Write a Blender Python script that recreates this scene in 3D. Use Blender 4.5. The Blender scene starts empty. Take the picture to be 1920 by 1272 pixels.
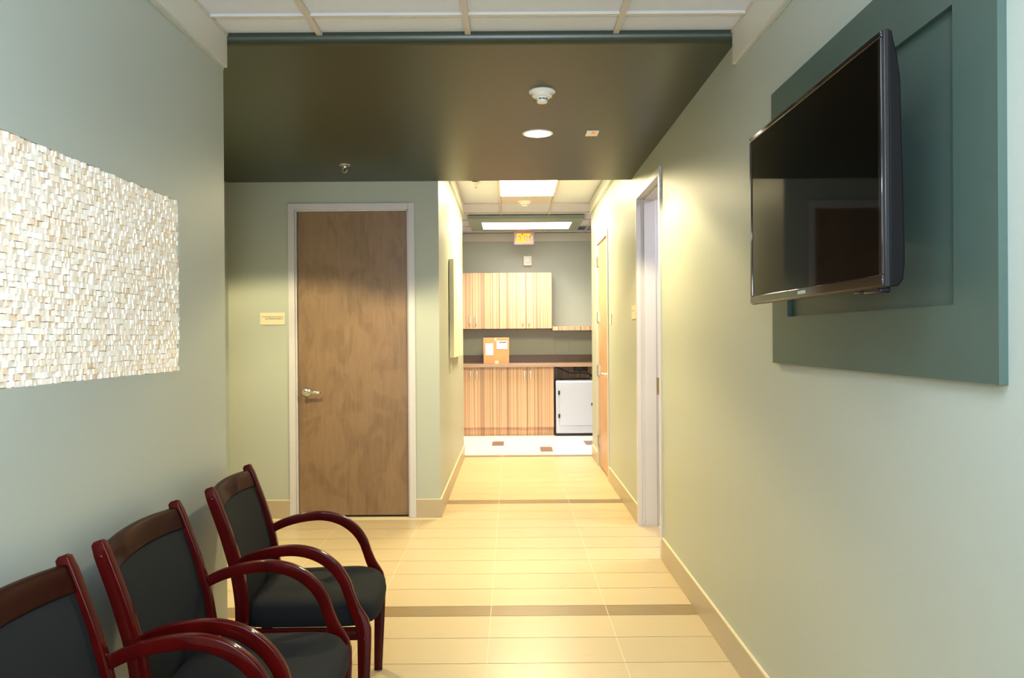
import bpy, bmesh, math, random
from mathutils import Vector, Matrix
random.seed(7)
SC = bpy.context.scene
COL = SC.collection
PI = math.pi

# ------------------------------------------------------------ materials
def lin(r, g, b):
    def f(c):
        c /= 255.0
        return c/12.92 if c <= .04045 else ((c+.055)/1.055)**2.4
    return (f(r), f(g), f(b), 1)

def base(name):
    m = bpy.data.materials.new(name); m.use_nodes = True
    nt = m.node_tree
    return m, nt, nt.nodes['Principled BSDF']

def mat(name, col, rough=.5, metal=0, spec=.5, var=0, vscale=8, bump=0, bscale=200, coat=0, emit=None, estr=0, stretch=(1, 1, 1)):
    m, nt, p = base(name)
    p.inputs['Base Color'].default_value = col
    p.inputs['Roughness'].default_value = rough
    p.inputs['Metallic'].default_value = metal
    p.inputs['Specular IOR Level'].default_value = spec
    if coat:
        p.inputs['Coat Weight'].default_value = coat
        p.inputs['Coat Roughness'].default_value = .08
    if emit:
        p.inputs['Emission Color'].default_value = emit
        p.inputs['Emission Strength'].default_value = estr
    tc = nt.nodes.new('ShaderNodeTexCoord')
    mp = nt.nodes.new('ShaderNodeMapping'); mp.inputs['Scale'].default_value = stretch
    nt.links.new(tc.outputs['Object'], mp.inputs['Vector'])
    if var:
        n = nt.nodes.new('ShaderNodeTexNoise'); n.inputs['Scale'].default_value = vscale; n.inputs['Detail'].default_value = 4
        nt.links.new(mp.outputs[0], n.inputs['Vector'])
        mx = nt.nodes.new('ShaderNodeMix'); mx.data_type = 'RGBA'
        mx.inputs['A'].default_value = tuple(c*(1-var) for c in col[:3])+(1,)
        mx.inputs['B'].default_value = tuple(min(1, c*(1+var)) for c in col[:3])+(1,)
        nt.links.new(n.outputs['Fac'], mx.inputs['Factor'])
        nt.links.new(mx.outputs['Result'], p.inputs['Base Color'])
    if bump:
        n = nt.nodes.new('ShaderNodeTexNoise'); n.inputs['Scale'].default_value = bscale; n.inputs['Detail'].default_value = 2
        nt.links.new(mp.outputs[0], n.inputs['Vector'])
        b = nt.nodes.new('ShaderNodeBump'); b.inputs['Strength'].default_value = bump; b.inputs['Distance'].default_value = .002
        nt.links.new(n.outputs['Fac'], b.inputs['Height']); nt.links.new(b.outputs[0], p.inputs['Normal'])
    return m

def ramp(nt, stops, interp='LINEAR'):
    r = nt.nodes.new('ShaderNodeValToRGB'); cr = r.color_ramp; cr.interpolation = interp
    while len(cr.elements) < len(stops): cr.elements.new(.5)
    for e, (p, c) in zip(cr.elements, stops): e.position = p; e.color = c
    return r

M = {}
M['wall'] = mat('sage_paint', (.438, .468, .424, 1), .42, spec=.35, bump=.12, bscale=260)
M['soffit'] = mat('dark_green_paint', (.036, .046, .027, 1), .36, spec=.62, bump=.08, bscale=220)
M['teal'] = mat('teal_panel_paint', (.082, .122, .104, 1), .42, spec=.4, var=.06, vscale=3, bump=.15, bscale=240)
M['trim'] = mat('cream_trim_paint', (.60, .59, .54, 1), .4, bump=.04)
M['grid'] = mat('ceiling_grid_metal', (.56, .52, .48, 1), .5)
M['gridw'] = mat('tile_edge_highlight', (.93, .93, .94, 1), .8)  # near-white strip paints the highlight beside the ceiling cross bars
M['ctile'] = mat('acoustic_tile', (.66, .69, .76, 1), .9, spec=.1, var=.05, vscale=220, bump=.5, bscale=450)
M['frame'] = mat('door_frame_paint', (.58, .57, .60, 1), .35, bump=.03)
M['basetile'] = mat('baseboard_tile', (.46, .385, .285, 1), .35, var=.05, vscale=10, stretch=(1, 1, 8))
M['baselit'] = mat('baseboard_lit_top', (.75, .66, .47, 1), .35)  # lighter top band: light on the tile's top edge put into colour
M['white'] = mat('white_plastic', (.80, .79, .76, 1), .4)
M['ivory'] = mat('ivory_plastic', (.68, .62, .46, 1), .45)
M['inkdark'] = mat('dark_lettering', (.06, .05, .04, 1), .6)
M['chrome'] = mat('satin_nickel', (.74, .72, .66, 1), .22, metal=1)
M['brass'] = mat('brass_strike', (.55, .45, .30, 1), .35, metal=1)
M['black'] = mat('black_plastic', (.010, .010, .011, 1), .3)
M['tvside'] = mat('tv_side_metal', (.022, .020, .020, 1), .33, metal=.2)
M['tvframe'] = mat('tv_gloss_bezel', (.012, .008, .008, 1), .08, coat=.6)
M['screen'] = mat('tv_screen_glass', (.0015, .0015, .0016, 1), .035, spec=.22)
M['silver'] = mat('silver_print', (.62, .62, .62, 1), .3)
M['bluefilm'] = mat('dark_slot', (.02, .02, .02, 1), .6)
M['rack'] = mat('rack_cabinet_white', (.50, .545, .68, 1), .3)
M['counter'] = mat('brown_laminate', (.20, .135, .10, 1), .35, var=.1, vscale=30)
M['counteredge'] = mat('counter_edge', (.42, .29, .21, 1), .35)
M['card'] = mat('cardboard', (.70, .34, .17, 1), .75, var=.05, vscale=14)
M['paper'] = mat('paper_label', (.85, .86, .88, 1), .7)
M['redink'] = mat('dark_red_ink', (.22, .03, .03, 1), .6)
M['canvas_side'] = mat('canvas_edge', (.66, .62, .48, 1), .7)
M['grout'] = mat('floor_grout', (.76, .66, .46, 1), .6)
M['kfloor'] = mat('white_vinyl_floor', (.86, .78, .75, 1), .25, var=.02, vscale=40)
M['ksquare'] = mat('brown_vinyl_square', (.22, .135, .115, 1), .3)
M['void'] = mat('void_shade_dark', (.10, .10, .09, 1), .9)  # dark colour paints the shade in the ceiling hole and behind the door
M['room'] = mat('pale_room_paint', (.62, .56, .52, 1), .6)
M['lens'] = mat('light_lens', (.95, .95, .92, 1), .5, emit=(1, .90, .62, 1), estr=13)
M['lensk'] = mat('kitchen_light_lens', (.95, .95, .92, 1), .5, emit=(1, .96, .90, 1), estr=7)
M['bulb'] = mat('downlight_lens', (.95, .95, .9, 1), .5, emit=(1, .93, .74, 1), estr=18)
M['exitred'] = mat('exit_letters_lit', (.05, .02, .0, 1), .6, spec=.1, emit=(1, .245, .0, 1), estr=3.4)
M['exitbody'] = mat('exit_sign_plastic', (.50, .37, .36, 1), .4, emit=(1, .55, .5, 1), estr=.10)
M['reddot'] = mat('red_lamp', (.8, .16, .04, 1), .4, emit=(1, .2, .05, 1), estr=.6)
M['cloth'] = mat('black_upholstery', (.0165, .018, .0195, 1), .85, spec=.25, var=.35, vscale=700, bump=.6, bscale=900)

# floor tile: faint linear streaks and a tone per tile
def floor_mat(name, c, v):
    m, nt, p = base(name)
    tc = nt.nodes.new('ShaderNodeTexCoord'); mp = nt.nodes.new('ShaderNodeMapping'); mp.inputs['Scale'].default_value = (2.5, 45, 1)
    nt.links.new(tc.outputs['Object'], mp.inputs[0])
    n = nt.nodes.new('ShaderNodeTexNoise'); n.inputs['Scale'].default_value = 3; n.inputs['Detail'].default_value = 5
    nt.links.new(mp.outputs[0], n.inputs['Vector'])
    a = nt.nodes.new('ShaderNodeAttribute'); a.attribute_name = 'tone'
    ad = nt.nodes.new('ShaderNodeMath'); ad.operation = 'ADD'
    mu = nt.nodes.new('ShaderNodeMath'); mu.operation = 'MULTIPLY'; mu.inputs[1].default_value = .5
    nt.links.new(a.outputs['Fac'], mu.inputs[0]); nt.links.new(n.outputs['Fac'], ad.inputs[0]); nt.links.new(mu.outputs[0], ad.inputs[1])
    r = ramp(nt, [(.25, tuple(x*(1-v) for x in c[:3])+(1,)), (1.0, tuple(x*(1+v) for x in c[:3])+(1,))])
    nt.links.new(ad.outputs[0], r.inputs[0]); nt.links.new(r.outputs[0], p.inputs['Base Color'])
    p.inputs['Roughness'].default_value = .30; p.inputs['Specular IOR Level'].default_value = .45
    return m
M['ftile'] = floor_mat('porcelain_floor_tile', (.56, .455, .295, 1), .05)
M['fstrip'] = floor_mat('brown_floor_strip', (.27, .195, .105, 1), .15)

def wood_door(name, c1, c2, c3, rough=.35):
    m, nt, p = base(name)
    tc = nt.nodes.new('ShaderNodeTexCoord'); mp = nt.nodes.new('ShaderNodeMapping'); mp.inputs['Scale'].default_value = (2.2, 2.2, 1.1)
    nt.links.new(tc.outputs['Object'], mp.inputs[0])
    n1 = nt.nodes.new('ShaderNodeTexNoise'); n1.inputs['Scale'].default_value = 2.6; n1.inputs['Detail'].default_value = 3; n1.inputs['Distortion'].default_value = 1.2
    nt.links.new(mp.outputs[0], n1.inputs['Vector'])
    # contour lines of a smooth field give the looping veneer figure
    mu = nt.nodes.new('ShaderNodeMath'); mu.operation = 'MULTIPLY'; mu.inputs[1].default_value = 26
    nt.links.new(n1.outputs['Fac'], mu.inputs[0])
    sn = nt.nodes.new('ShaderNodeMath'); sn.operation = 'SINE'; nt.links.new(mu.outputs[0], sn.inputs[0])
    mp2 = nt.nodes.new('ShaderNodeMapping'); mp2.inputs['Scale'].default_value = (30, 30, 3)
    nt.links.new(tc.outputs['Object'], mp2.inputs[0])
    n2 = nt.nodes.new('ShaderNodeTexNoise'); n2.inputs['Scale'].default_value = 1.5; n2.inputs['Detail'].default_value = 4
    nt.links.new(mp2.outputs[0], n2.inputs['Vector'])
    m1 = nt.nodes.new('ShaderNodeMath'); m1.operation = 'MULTIPLY_ADD'; m1.inputs[1].default_value = .010; nt.links.new(sn.outputs[0], m1.inputs[0]); n2s = nt.nodes.new('ShaderNodeMath'); n2s.operation = 'MULTIPLY'; n2s.inputs[1].default_value = .10; nt.links.new(n2.outputs['Fac'], n2s.inputs[0]); nt.links.new(n2s.outputs[0], m1.inputs[2])
    m2 = nt.nodes.new('ShaderNodeMath'); m2.operation = 'MULTIPLY_ADD'; m2.inputs[1].default_value = .15; nt.links.new(n1.outputs['Fac'], m2.inputs[0]); nt.links.new(m1.outputs[0], m2.inputs[2])
    r = ramp(nt, [(.055, c1), (.125, c2), (.20, c3)])
    nt.links.new(m2.outputs[0], r.inputs[0]); nt.links.new(r.outputs[0], p.inputs['Base Color'])
    p.inputs['Roughness'].default_value = rough
    return m
M['doorwood'] = wood_door('birch_veneer_brown', (.175, .112, .066, 1), (.255, .168, .103, 1), (.31, .21, .132, 1))
M['doorwood2'] = wood_door('birch_veneer_orange', (.36, .22, .135, 1), (.48, .30, .19, 1), (.54, .35, .23, 1))

def stripes(name, dark=1.0):
    m, nt, p = base(name)
    tc = nt.nodes.new('ShaderNodeTexCoord'); sx = nt.nodes.new('ShaderNodeSeparateXYZ'); nt.links.new(tc.outputs['Object'], sx.inputs[0])
    def cells(freq, off):
        a = nt.nodes.new('ShaderNodeMath'); a.operation = 'MULTIPLY_ADD'; a.inputs[1].default_value = freq; a.inputs[2].default_value = off
        nt.links.new(sx.outputs['X'], a.inputs[0])
        f = nt.nodes.new('ShaderNodeMath'); f.operation = 'FLOOR'; nt.links.new(a.outputs[0], f.inputs[0])
        w = nt.nodes.new('ShaderNodeTexWhiteNoise'); w.noise_dimensions = '1D'; nt.links.new(f.outputs[0], w.inputs['W'])
        return w.outputs['Value']
    a, b = cells(55, .3), cells(150, 7.7)
    sub = nt.nodes.new('ShaderNodeMath'); sub.operation = 'MULTIPLY'; sub.inputs[1].default_value = .62; nt.links.new(a, sub.inputs[0])
    s = nt.nodes.new('ShaderNodeMath'); s.operation = 'MULTIPLY_ADD'; s.inputs[1].default_value = .38
    nt.links.new(b, s.inputs[0]); nt.links.new(sub.outputs[0], s.inputs[2])
    r = ramp(nt, [(.0, (.27, .165, .105, 1)), (.22, (.43, .27, .175, 1)), (.32, (.64, .43, .27, 1)), (.5, (.50, .32, .21, 1)), (.62, (.68, .48, .30, 1)), (.8, (.58, .38, .25, 1)), (1.0, (.76, .58, .39, 1))])
    nt.links.new(s.outputs[0], r.inputs[0]); nt.links.new(r.outputs[0], p.inputs['Base Color'])
    p.inputs['Roughness'].default_value = .4
    return m
M['stripe'] = stripes('zebra_laminate')

# mahogany lacquer
m, nt, p = base('mahogany_lacquer')
tc = nt.nodes.new('ShaderNodeTexCoord'); mp = nt.nodes.new('ShaderNodeMapping'); mp.inputs['Scale'].default_value = (8, 8, 3)
nt.links.new(tc.outputs['Object'], mp.inputs[0])
n = nt.nodes.new('ShaderNodeTexNoise'); n.inputs['Scale'].default_value = 2.2; n.inputs['Detail'].default_value = 5
nt.links.new(mp.outputs[0], n.inputs['Vector'])
r = ramp(nt, [(.3, (.050, .0018, .0013, 1)), (.7, (.088, .0030, .0020, 1))])
nt.links.new(n.outputs['Fac'], r.inputs[0]); nt.links.new(r.outputs[0], p.inputs['Base Color'])
p.inputs['Roughness'].default_value = .36; p.inputs['Specular IOR Level'].default_value = .06; p.inputs['Coat Weight'].default_value = .4; p.inputs['Coat Roughness'].default_value = .05
M['mahog'] = m
M['mahogd'] = mat('mahogany_rail_reflection', (.026, .0024, .0015, 1), .42, spec=.04, coat=.2, var=.2, vscale=5)  # same mahogany; the brown reflection on the top rail is put into its colour
M['tvshell'] = mat('tv_back_shell', (.006, .006, .006, 1), .6, spec=.2)

# mosaic stone: tone per chip
m, nt, p = base('cream_split_stone')
a = nt.nodes.new('ShaderNodeAttribute'); a.attribute_name = 'tone'
r = ramp(nt, [(0, (.80, .62, .43, 1)), (.16, (.88, .75, .60, 1)), (.45, (.93, .84, .74, 1)), (1, (.95, .90, .83, 1))])
nt.links.new(a.outputs['Fac'], r.inputs[0]); nt.links.new(r.outputs[0], p.inputs['Base Color'])
p.inputs['Roughness'].default_value = .55
M['mosaic'] = m

# canvas print: white ground with a loose yellow wandering line
m, nt, p = base('canvas_print')
tc = nt.nodes.new('ShaderNodeTexCoord'); sx = nt.nodes.new('ShaderNodeSeparateXYZ'); nt.links.new(tc.outputs['Object'], sx.inputs[0])
n = nt.nodes.new('ShaderNodeTexNoise'); n.inputs['Scale'].default_value = 4; nt.links.new(tc.outputs['Object'], n.inputs['Vector'])
s1 = nt.nodes.new('ShaderNodeMath'); s1.operation = 'MULTIPLY'; s1.inputs[1].default_value = 9; nt.links.new(sx.outputs['Z'], s1.inputs[0])
s2 = nt.nodes.new('ShaderNodeMath'); s2.operation = 'SINE'; nt.links.new(s1.outputs[0], s2.inputs[0])
s3 = nt.nodes.new('ShaderNodeMath'); s3.operation = 'MULTIPLY_ADD'; s3.inputs[1].default_value = .07; nt.links.new(s2.outputs[0], s3.inputs[0]); nt.links.new(sx.outputs['Y'], s3.inputs[2])
s4 = nt.nodes.new('ShaderNodeMath'); s4.operation = 'MULTIPLY_ADD'; s4.inputs[1].default_value = .3; nt.links.new(n.outputs['Fac'], s4.inputs[0]); nt.links.new(s3.outputs[0], s4.inputs[2])
s5 = nt.nodes.new('ShaderNodeMath'); s5.operation = 'SUBTRACT'; s5.inputs[1].default_value = .25; nt.links.new(s4.outputs[0], s5.inputs[0])
s6 = nt.nodes.new('ShaderNodeMath'); s6.operation = 'ABSOLUTE'; nt.links.new(s5.outputs[0], s6.inputs[0])
hg = nt.nodes.new('ShaderNodeMath'); hg.operation = 'GREATER_THAN'; hg.inputs[1].default_value = .08; nt.links.new(sx.outputs['Z'], hg.inputs[0])
ag = nt.nodes.new('ShaderNodeMath'); ag.operation = 'MULTIPLY_ADD'; ag.inputs[1].default_value = .04; nt.links.new(hg.outputs[0], ag.inputs[0]); nt.links.new(s6.outputs[0], ag.inputs[2])
r = ramp(nt, [(.03, (.62, .55, .03, 1)), (.07, (.82, .79, .52, 1))])
nt.links.new(ag.outputs[0], r.inputs[0]); nt.links.new(r.outputs[0], p.inputs['Base Color']); p.inputs['Roughness'].default_value = .7
M['canvas'] = m

# ------------------------------------------------------------ geometry helpers
def box(bm, x0, x1, y0, y1, z0, z1, mi=0):
    if x0 > x1: x0, x1 = x1, x0
    if y0 > y1: y0, y1 = y1, y0
    if z0 > z1: z0, z1 = z1, z0
    v = [bm.verts.new(c) for c in ((x0, y0, z0), (x1, y0, z0), (x1, y1, z0), (x0, y1, z0), (x0, y0, z1), (x1, y0, z1), (x1, y1, z1), (x0, y1, z1))]
    fs = []
    for q in ((0, 3, 2, 1), (4, 5, 6, 7), (0, 1, 5, 4), (1, 2, 6, 5), (2, 3, 7, 6), (3, 0, 4, 7)):
        f = bm.faces.new([v[i] for i in q]); f.material_index = mi; fs.append(f)
    return fs

def lathe(bm, prof, cx=0, cy=0, cz=0, seg=32, axis='Z', mi=0):
    rings = []
    for (r, h) in prof:
        ring = []
        for k in range(seg):
            a = 2*PI*k/seg
            u, w = r*math.cos(a), r*math.sin(a)
            c = {'Z': (u, w, h), 'X': (h, u, w), 'Y': (u, h, w)}[axis]
            ring.append(bm.verts.new((cx+c[0], cy+c[1], cz+c[2])))
        rings.append(ring)
    for a, b in zip(rings, rings[1:]):
        for k in range(seg):
            f = bm.faces.new((a[k], a[(k+1) % seg], b[(k+1) % seg], b[k])); f.material_index = mi
    for e in (rings[0], rings[-1]):
        f = bm.faces.new(e); f.material_index = mi

def sweep(bm, pts, sec, side=Vector((0, 1, 0)), cap=True, mi=0, lo=0, hi=None):
    """pts: (x,y,z) ; sec: list of (half_side, half_normal) per point; rounded-rectangle section"""
    P = [Vector(q) for q in pts]
    rings = []
    for i, q in enumerate(P):
        if i < lo or (hi is not None and i > hi): continue
        t = (P[min(i+1, len(P)-1)]-P[max(i-1, 0)]).normalized()
        s = (side - t*side.dot(t)).normalized()
        nn = t.cross(s).normalized()
        a, b = sec[i] if isinstance(sec, list) else sec
        rr = min(a, b)*.32
        ring = []
        for (sx, sy, a0) in ((1, 1, 0), (-1, 1, PI/2), (-1, -1, PI), (1, -1, 3*PI/2)):
            for k in range(4):
                ang = a0 + k*PI/6
                ring.append(bm.verts.new(q + s*(sx*(a-rr)+rr*math.cos(ang)) + nn*(sy*(b-rr)+rr*math.sin(ang))))
        rings.append(ring)
    m_ = len(rings[0])
    for a, b in zip(rings, rings[1:]):
        for k in range(m_):
            f = bm.faces.new((a[k], a[(k+1) % m_], b[(k+1) % m_], b[k])); f.material_index = mi
    if cap:
        bm.faces.new(rings[0]); bm.faces.new(rings[-1])

def catmull(pts, n=6):
    P = [Vector(q) for q in pts]
    out = []
    for i in range(len(P)-1):
        p0 = P[i-1] if i else P[0]*2-P[1]
        p1, p2 = P[i], P[i+1]
        p3 = P[i+2] if i+2 < len(P) else P[-1]*2-P[-2]
        for k in range(n):
            t = k/n
            out.append(.5*((2*p1)+(p2-p0)*t+(2*p0-5*p1+4*p2-p3)*t*t+(-p0+3*p1-3*p2+p3)*t**3))
    out.append(P[-1])
    return out

def obj(name, bm, mats, parent=None, bevel=0, bseg=2, smooth=False, loc=None, subd=0):
    bmesh.ops.recalc_face_normals(bm, faces=bm.faces)
    me = bpy.data.meshes.new(name); bm.to_mesh(me); bm.free()
    for mm in (mats if isinstance(mats, (list, tuple)) else [mats]): me.materials.append(mm)
    o = bpy.data.objects.new(name, me); COL.objects.link(o)
    if parent: o.parent = parent
    if loc: o.location = loc
    if bevel:
        b = o.modifiers.new('bevel', 'BEVEL'); b.width = bevel; b.segments = bseg; b.limit_method = 'ANGLE'; b.harden_normals = False
    if subd:
        s = o.modifiers.new('subd', 'SUBSURF'); s.levels = subd; s.render_levels = subd
    if smooth or bevel or subd:
        for p_ in me.polygons: p_.use_smooth = True
        if not subd:
            try: me.set_sharp_from_angle(angle=math.radians(38))
            except Exception: pass
    return o

def bx(name, dims, m, parent=None, bevel=0, bseg=2):
    bm = bmesh.new(); box(bm, *dims)
    return obj(name, bm, m, parent, bevel, bseg)

def tag(o, label, cat, group=None, kind=None):
    o['label'] = label; o['category'] = cat
    if group: o['group'] = group
    if kind: o['kind'] = kind
    return o

def thing(name, label, cat, loc=(0, 0, 0), rz=0, group=None):
    o = bpy.data.objects.new(name, None); COL.objects.link(o); o.empty_display_size = .1
    o.location = loc; o.rotation_euler = (0, 0, rz)
    return tag(o, label, cat, group)

def struct(name, bm, m, label, cat, **k):
    o = obj(name, bm, m, **k); o['kind'] = 'structure'; o['label'] = label; o['category'] = cat
    return o

def boxes(*ds):
    bm = bmesh.new()
    for d in ds: box(bm, *d)
    return bm

# ------------------------------------------------------------ key planes (metres; camera at x=0,y=0,z=1.41 looking +Y)
XL, XR = -1.19, .945        # near room side walls
XA = -2.215                 # side recess wall
XC = -.564                  # corridor left wall
YS, YF, YK = 3.25, 6.12, 9.15
YB = 11.85                  # kitchen back wall
ZC, ZS, ZH = 2.67, 2.635, 2.98
YN = -3.0
T = .14

def to_mesh(o):
    """turn a text or curve object into a real mesh object"""
    dg = bpy.context.evaluated_depsgraph_get(); dg.update()
    me = bpy.data.meshes.new_from_object(o.evaluated_get(dg))
    n_ = bpy.data.objects.new('tmp', me); COL.objects.link(n_)
    n_.parent = o.parent; n_.location = o.location; n_.rotation_euler = o.rotation_euler; n_.scale = o.scale
    nm = o.name.split('.')[0]; cu = o.data
    bpy.data.objects.remove(o); bpy.data.curves.remove(cu); n_.name = nm
    return n_

# ------------------------------------------------------------ floor
bm = bmesh.new()
tone = bm.faces.layers.float.new('tone')
cols = []
x = -.114-.596*4
while x < 1.0:
    cols.append((x, x+.596)); x += .596
g = .0018
def frow(y0, y1, mi, xlo, xhi):
    for (a, b) in cols:
        a2, b2 = max(a+g, xlo), min(b-g, xhi)
        if b2-a2 < .01: continue
        z = .0
        v = [bm.verts.new(c) for c in ((a2, y0+g, z), (b2, y0+g, z), (b2, y1-g, z), (a2, y1-g, z))]
        f = bm.faces.new(v); f.material_index = mi; f[tone] = random.random()
def span(y):
    if y < YS-.1: return XL, XR+.14
    if y < YF: return XA, XR+.14
    return XC, XR+.14
rows = []
y = 3.939
while y > YN: rows.append((y-.286, y, 0)); y -= .286
rows.append((3.939, 4.087, 1))
for k in range(9): rows.append((4.087+k*.27856, 4.087+(k+1)*.27856, 0))
rows.append((6.594, 6.745, 1))
for k in range(9): rows.append((6.745+k*.2683, 6.745+(k+1)*.2683, 0))
rows.append((9.16, 9.30, 1))
for (a, b, mi) in rows:
    lo, hi = span((a+b)/2); frow(a, b, mi, lo, hi)
# kitchen vinyl and the brown squares
def kq(x0, x1, y0, y1, mi, z):
    v = [bm.verts.new(c) for c in ((x0, y0, z), (x1, y0, z), (x1, y1, z), (x0, y1, z))]
    f = bm.faces.new(v); f.material_index = mi
kq(-1.1, 2.0, 9.30, YB, 3, .0005)
kq(-1.1, XC, 9.15, 9.30, 3, .0005); kq(XR, 2.0, 9.15, 9.30, 3, .0005)
for (a, b, y0) in ((-.262, -.107, 10.10), (.352, .505, 9.56), (.96, 1.115, 10.12), (-.80, -.65, 9.58)):
    kq(a, b, y0, y0+.42, 4, .0015)
# grout bed
box(bm, -2.4, 2.2, YN-.1, YB+.1, -.1, -.0012, 2)
struct('floor', bm, [M['ftile'], M['fstrip'], M['grout'], M['kfloor'], M['ksquare']], 'beige porcelain tile floor with thin brown cross strips', 'floor')

# ------------------------------------------------------------ walls
# left wall with the shallow mosaic niche
ny0, ny1, nz0, nz1 = .55, 2.80, 1.297, 1.905
struct('wall_left', boxes((XL-T, XL, YN, ny0, 0, 2.9), (XL-T, XL, ny1, YS, 0, 2.9), (XL-T, XL, ny0, ny1, 0, nz0), (XL-T, XL, ny0, ny1, nz1, 2.9),
       (XL-T, XL-.016, ny0, ny1, nz0, nz1)), M['wall'], 'pale sage painted wall behind the row of chairs', 'wall')
struct('wall_alcove', boxes((XA-.1, XA, YS-.12, YF, 0, 2.9), (XA, XL-T, YS-.12, YS, 0, 2.9)), M['wall'], 'sage side recess wall beyond the end of the left wall', 'wall')
d1 = (-1.742, -.752, 2.465)      # door 1 frame outer
struct('wall_far', boxes((XA-.1, d1[0]+.03, YF, YF+T, 0, 2.9), (d1[1]-.03, XC, YF, YF+T, 0, 2.9), (d1[0]+.03, d1[1]-.03, YF, YF+T, d1[2]-.03, 2.9)), M['wall'], 'sage wall with the brown wooden door in it', 'wall')
struct('wall_corridor', boxes((XC-T, XC, YF+T, YK, 0, 3.1), (-1.1, XC-T, YK-T, YK, 0, 3.1)), M['wall'], 'yellow lit left wall of the corridor', 'wall')
o2 = (4.89, 5.84, 2.475)
o3 = (7.56, 8.54, 2.455)
struct('wall_right', boxes((XR, XR+T, YN, o2[0]+.03, 0, 3.1), (XR, XR+T, o2[0]+.03, o2[1]-.03, o2[2]-.03, 3.1), (XR, XR+T, o2[1]-.03, o3[0]+.03, 0, 3.1),
       (XR, XR+T, o3[0]+.03, o3[1]-.03, o3[2]-.03, 3.1), (XR, XR+T, o3[1]-.03, YK, 0, 3.1), (XR+T, 2.0, YK-T, YK, 0, 3.1)), M['wall'], 'long sage right wall running down the corridor', 'wall')
struct('wall_kitchen', boxes((-1.1, 2.0, YB, YB+.12, 0, 3.1)), M['wall'], 'sage back wall above the striped cabinets', 'wall')
struct('wall_kitchen_left', boxes((-1.2, -1.1, YK-T, YB+.12, 0, 3.1)), M['wall'], 'sage left side wall of the kitchenette', 'wall')
struct('wall_kitchen_right', boxes((2.0, 2.1, YK-T, YB+.12, 0, 3.1)), M['wall'], 'sage right side wall of the kitchenette', 'wall')
struct('wall_behind', boxes((XL-T, XR+T, YN-.1, YN, 0, 2.9)), M['wall'], 'plain sage end wall closing the waiting area', 'wall')
# side room seen as a sliver through the open doorway
struct('wall_side_room', boxes((2.6, 2.7, 3.9, 7.0, 0, 2.8), (XR+T, 2.6, 3.8, 3.9, 0, 2.8), (XR+T, 2.6, 7.0, 7.1, 0, 2.8), (XR+T, 2.6, 3.9, 7.0, 2.7, 2.8), (2.0, 2.6, 3.9, 7.0, -.02, .0)), M['room'], 'pale wall of the side room past the open doorway', 'wall')

# ------------------------------------------------------------ ceilings
def tile_ceiling(name, xs, ys, z, x0, x1, y0, y1, label, skip=()):
    bm = bmesh.new()
    bw = .012
    box(bm, x0, x1, y0, y1, z+.012, z+.03, 1)
    for xx in xs:
        if x0 < xx < x1: box(bm, xx-bw, xx+bw, y0, y1, z-.001, z+.0115, 0)
    for yy in ys:
        if y0 < yy < y1:
            box(bm, x0, x1, yy-.005, yy+.005, z, z+.0118, 0)
            box(bm, x0, x1, yy+.0052, yy+.014, z+.002, z+.0119, 2)
    box(bm, x0, x0+.022, y0, y1, z-.0015, z+.0115, 0); box(bm, x1-.022, x1, y0, y1, z-.0015, z+.0115, 0)
    return struct(name, bm, [M['grid'], M['ctile'], M['gridw']], label, 'ceiling')
xs = [-.788+.616*k for k in range(-1, 4)]
tile_ceiling('ceiling', xs, [3.06-.61*k for k in range(0, 10)], ZC, XL, XR, YN, YS+.03, 'white acoustic tile ceiling over the waiting area')
# corridor ceiling + kitchen ceiling with one tile lifted away at the right
bm = bmesh.new()
xk = [-.12+.612*k for k in range(-2, 5)]
yk = [7.44, 9.23, 9.92, 10.53, 11.14]
box(bm, XC, XR, YF+.005, YK, ZH+.012, ZH+.03, 1)
hx0, hx1, hy0, hy1 = .97, 1.716, 11.14, 11.72
for (a, b, c, d) in ((-1.1, hx0, YK, YB), (hx1, 2.0, YK, YB), (hx0, hx1, YK, hy0), (hx0, hx1, hy1, YB)):
    box(bm, a, b, c, d, ZH+.012, ZH+.03, 1)
box(bm, hx0-.05, hx1+.05, hy0-.05, hy1+.05, ZH+.25, ZH+.26, 3)
for xx in xk:
    lo = YF+.005 if XC < xx < XR else YK
    box(bm, xx-.012, xx+.012, lo, YB, ZH-.001, ZH+.0115, 0)
for yy in yk:
    a, b = (XC, XR) if yy < YK else (-1.1, 2.0)
    box(bm, a, b, yy-.012, yy+.012, ZH, ZH+.0118, 0)
struct('ceiling.001', bm, [M['grid'], M['ctile'], M['gridw'], M['void']], 'cream lit tile ceiling of the corridor and kitchenette', 'ceiling')
b = boxes((-.29, .29, -.27, .27, 0, .014))
o = tag(obj('ceiling_tile', b, M['ctile']), 'loose ceiling tile tilted up beside the grey green light surround', 'ceiling tile')
o.location = (1.46, 11.44, ZH+.075); o.rotation_euler = (math.radians(4), math.radians(-12), math.radians(5))
# dark green dropped ceiling with a rounded front nosing
bm = bmesh.new()
prof = [(YF, ZS), (YF, 3.05), (YS, 3.05), (YS, ZC-.0)]
cr = .034
for k in range(7):
    a = PI + k*(PI/2)/6
    prof.append((YS+cr+cr*math.cos(a), ZS+cr+cr*math.sin(a)))
va = [bm.verts.new((XA-.05, q[0], q[1])) for q in prof]; vb = [bm.verts.new((XR+.01, q[0], q[1])) for q in prof]
bm.faces.new(va); bm.faces.new(vb)
for i in range(len(prof)): bm.faces.new((va[i], va[(i+1) % len(prof)], vb[(i+1) % len(prof)], vb[i]))
struct('ceiling.002', bm, M['soffit'], 'dark green dropped ceiling with a rounded front edge', 'ceiling', smooth=True)

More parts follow.
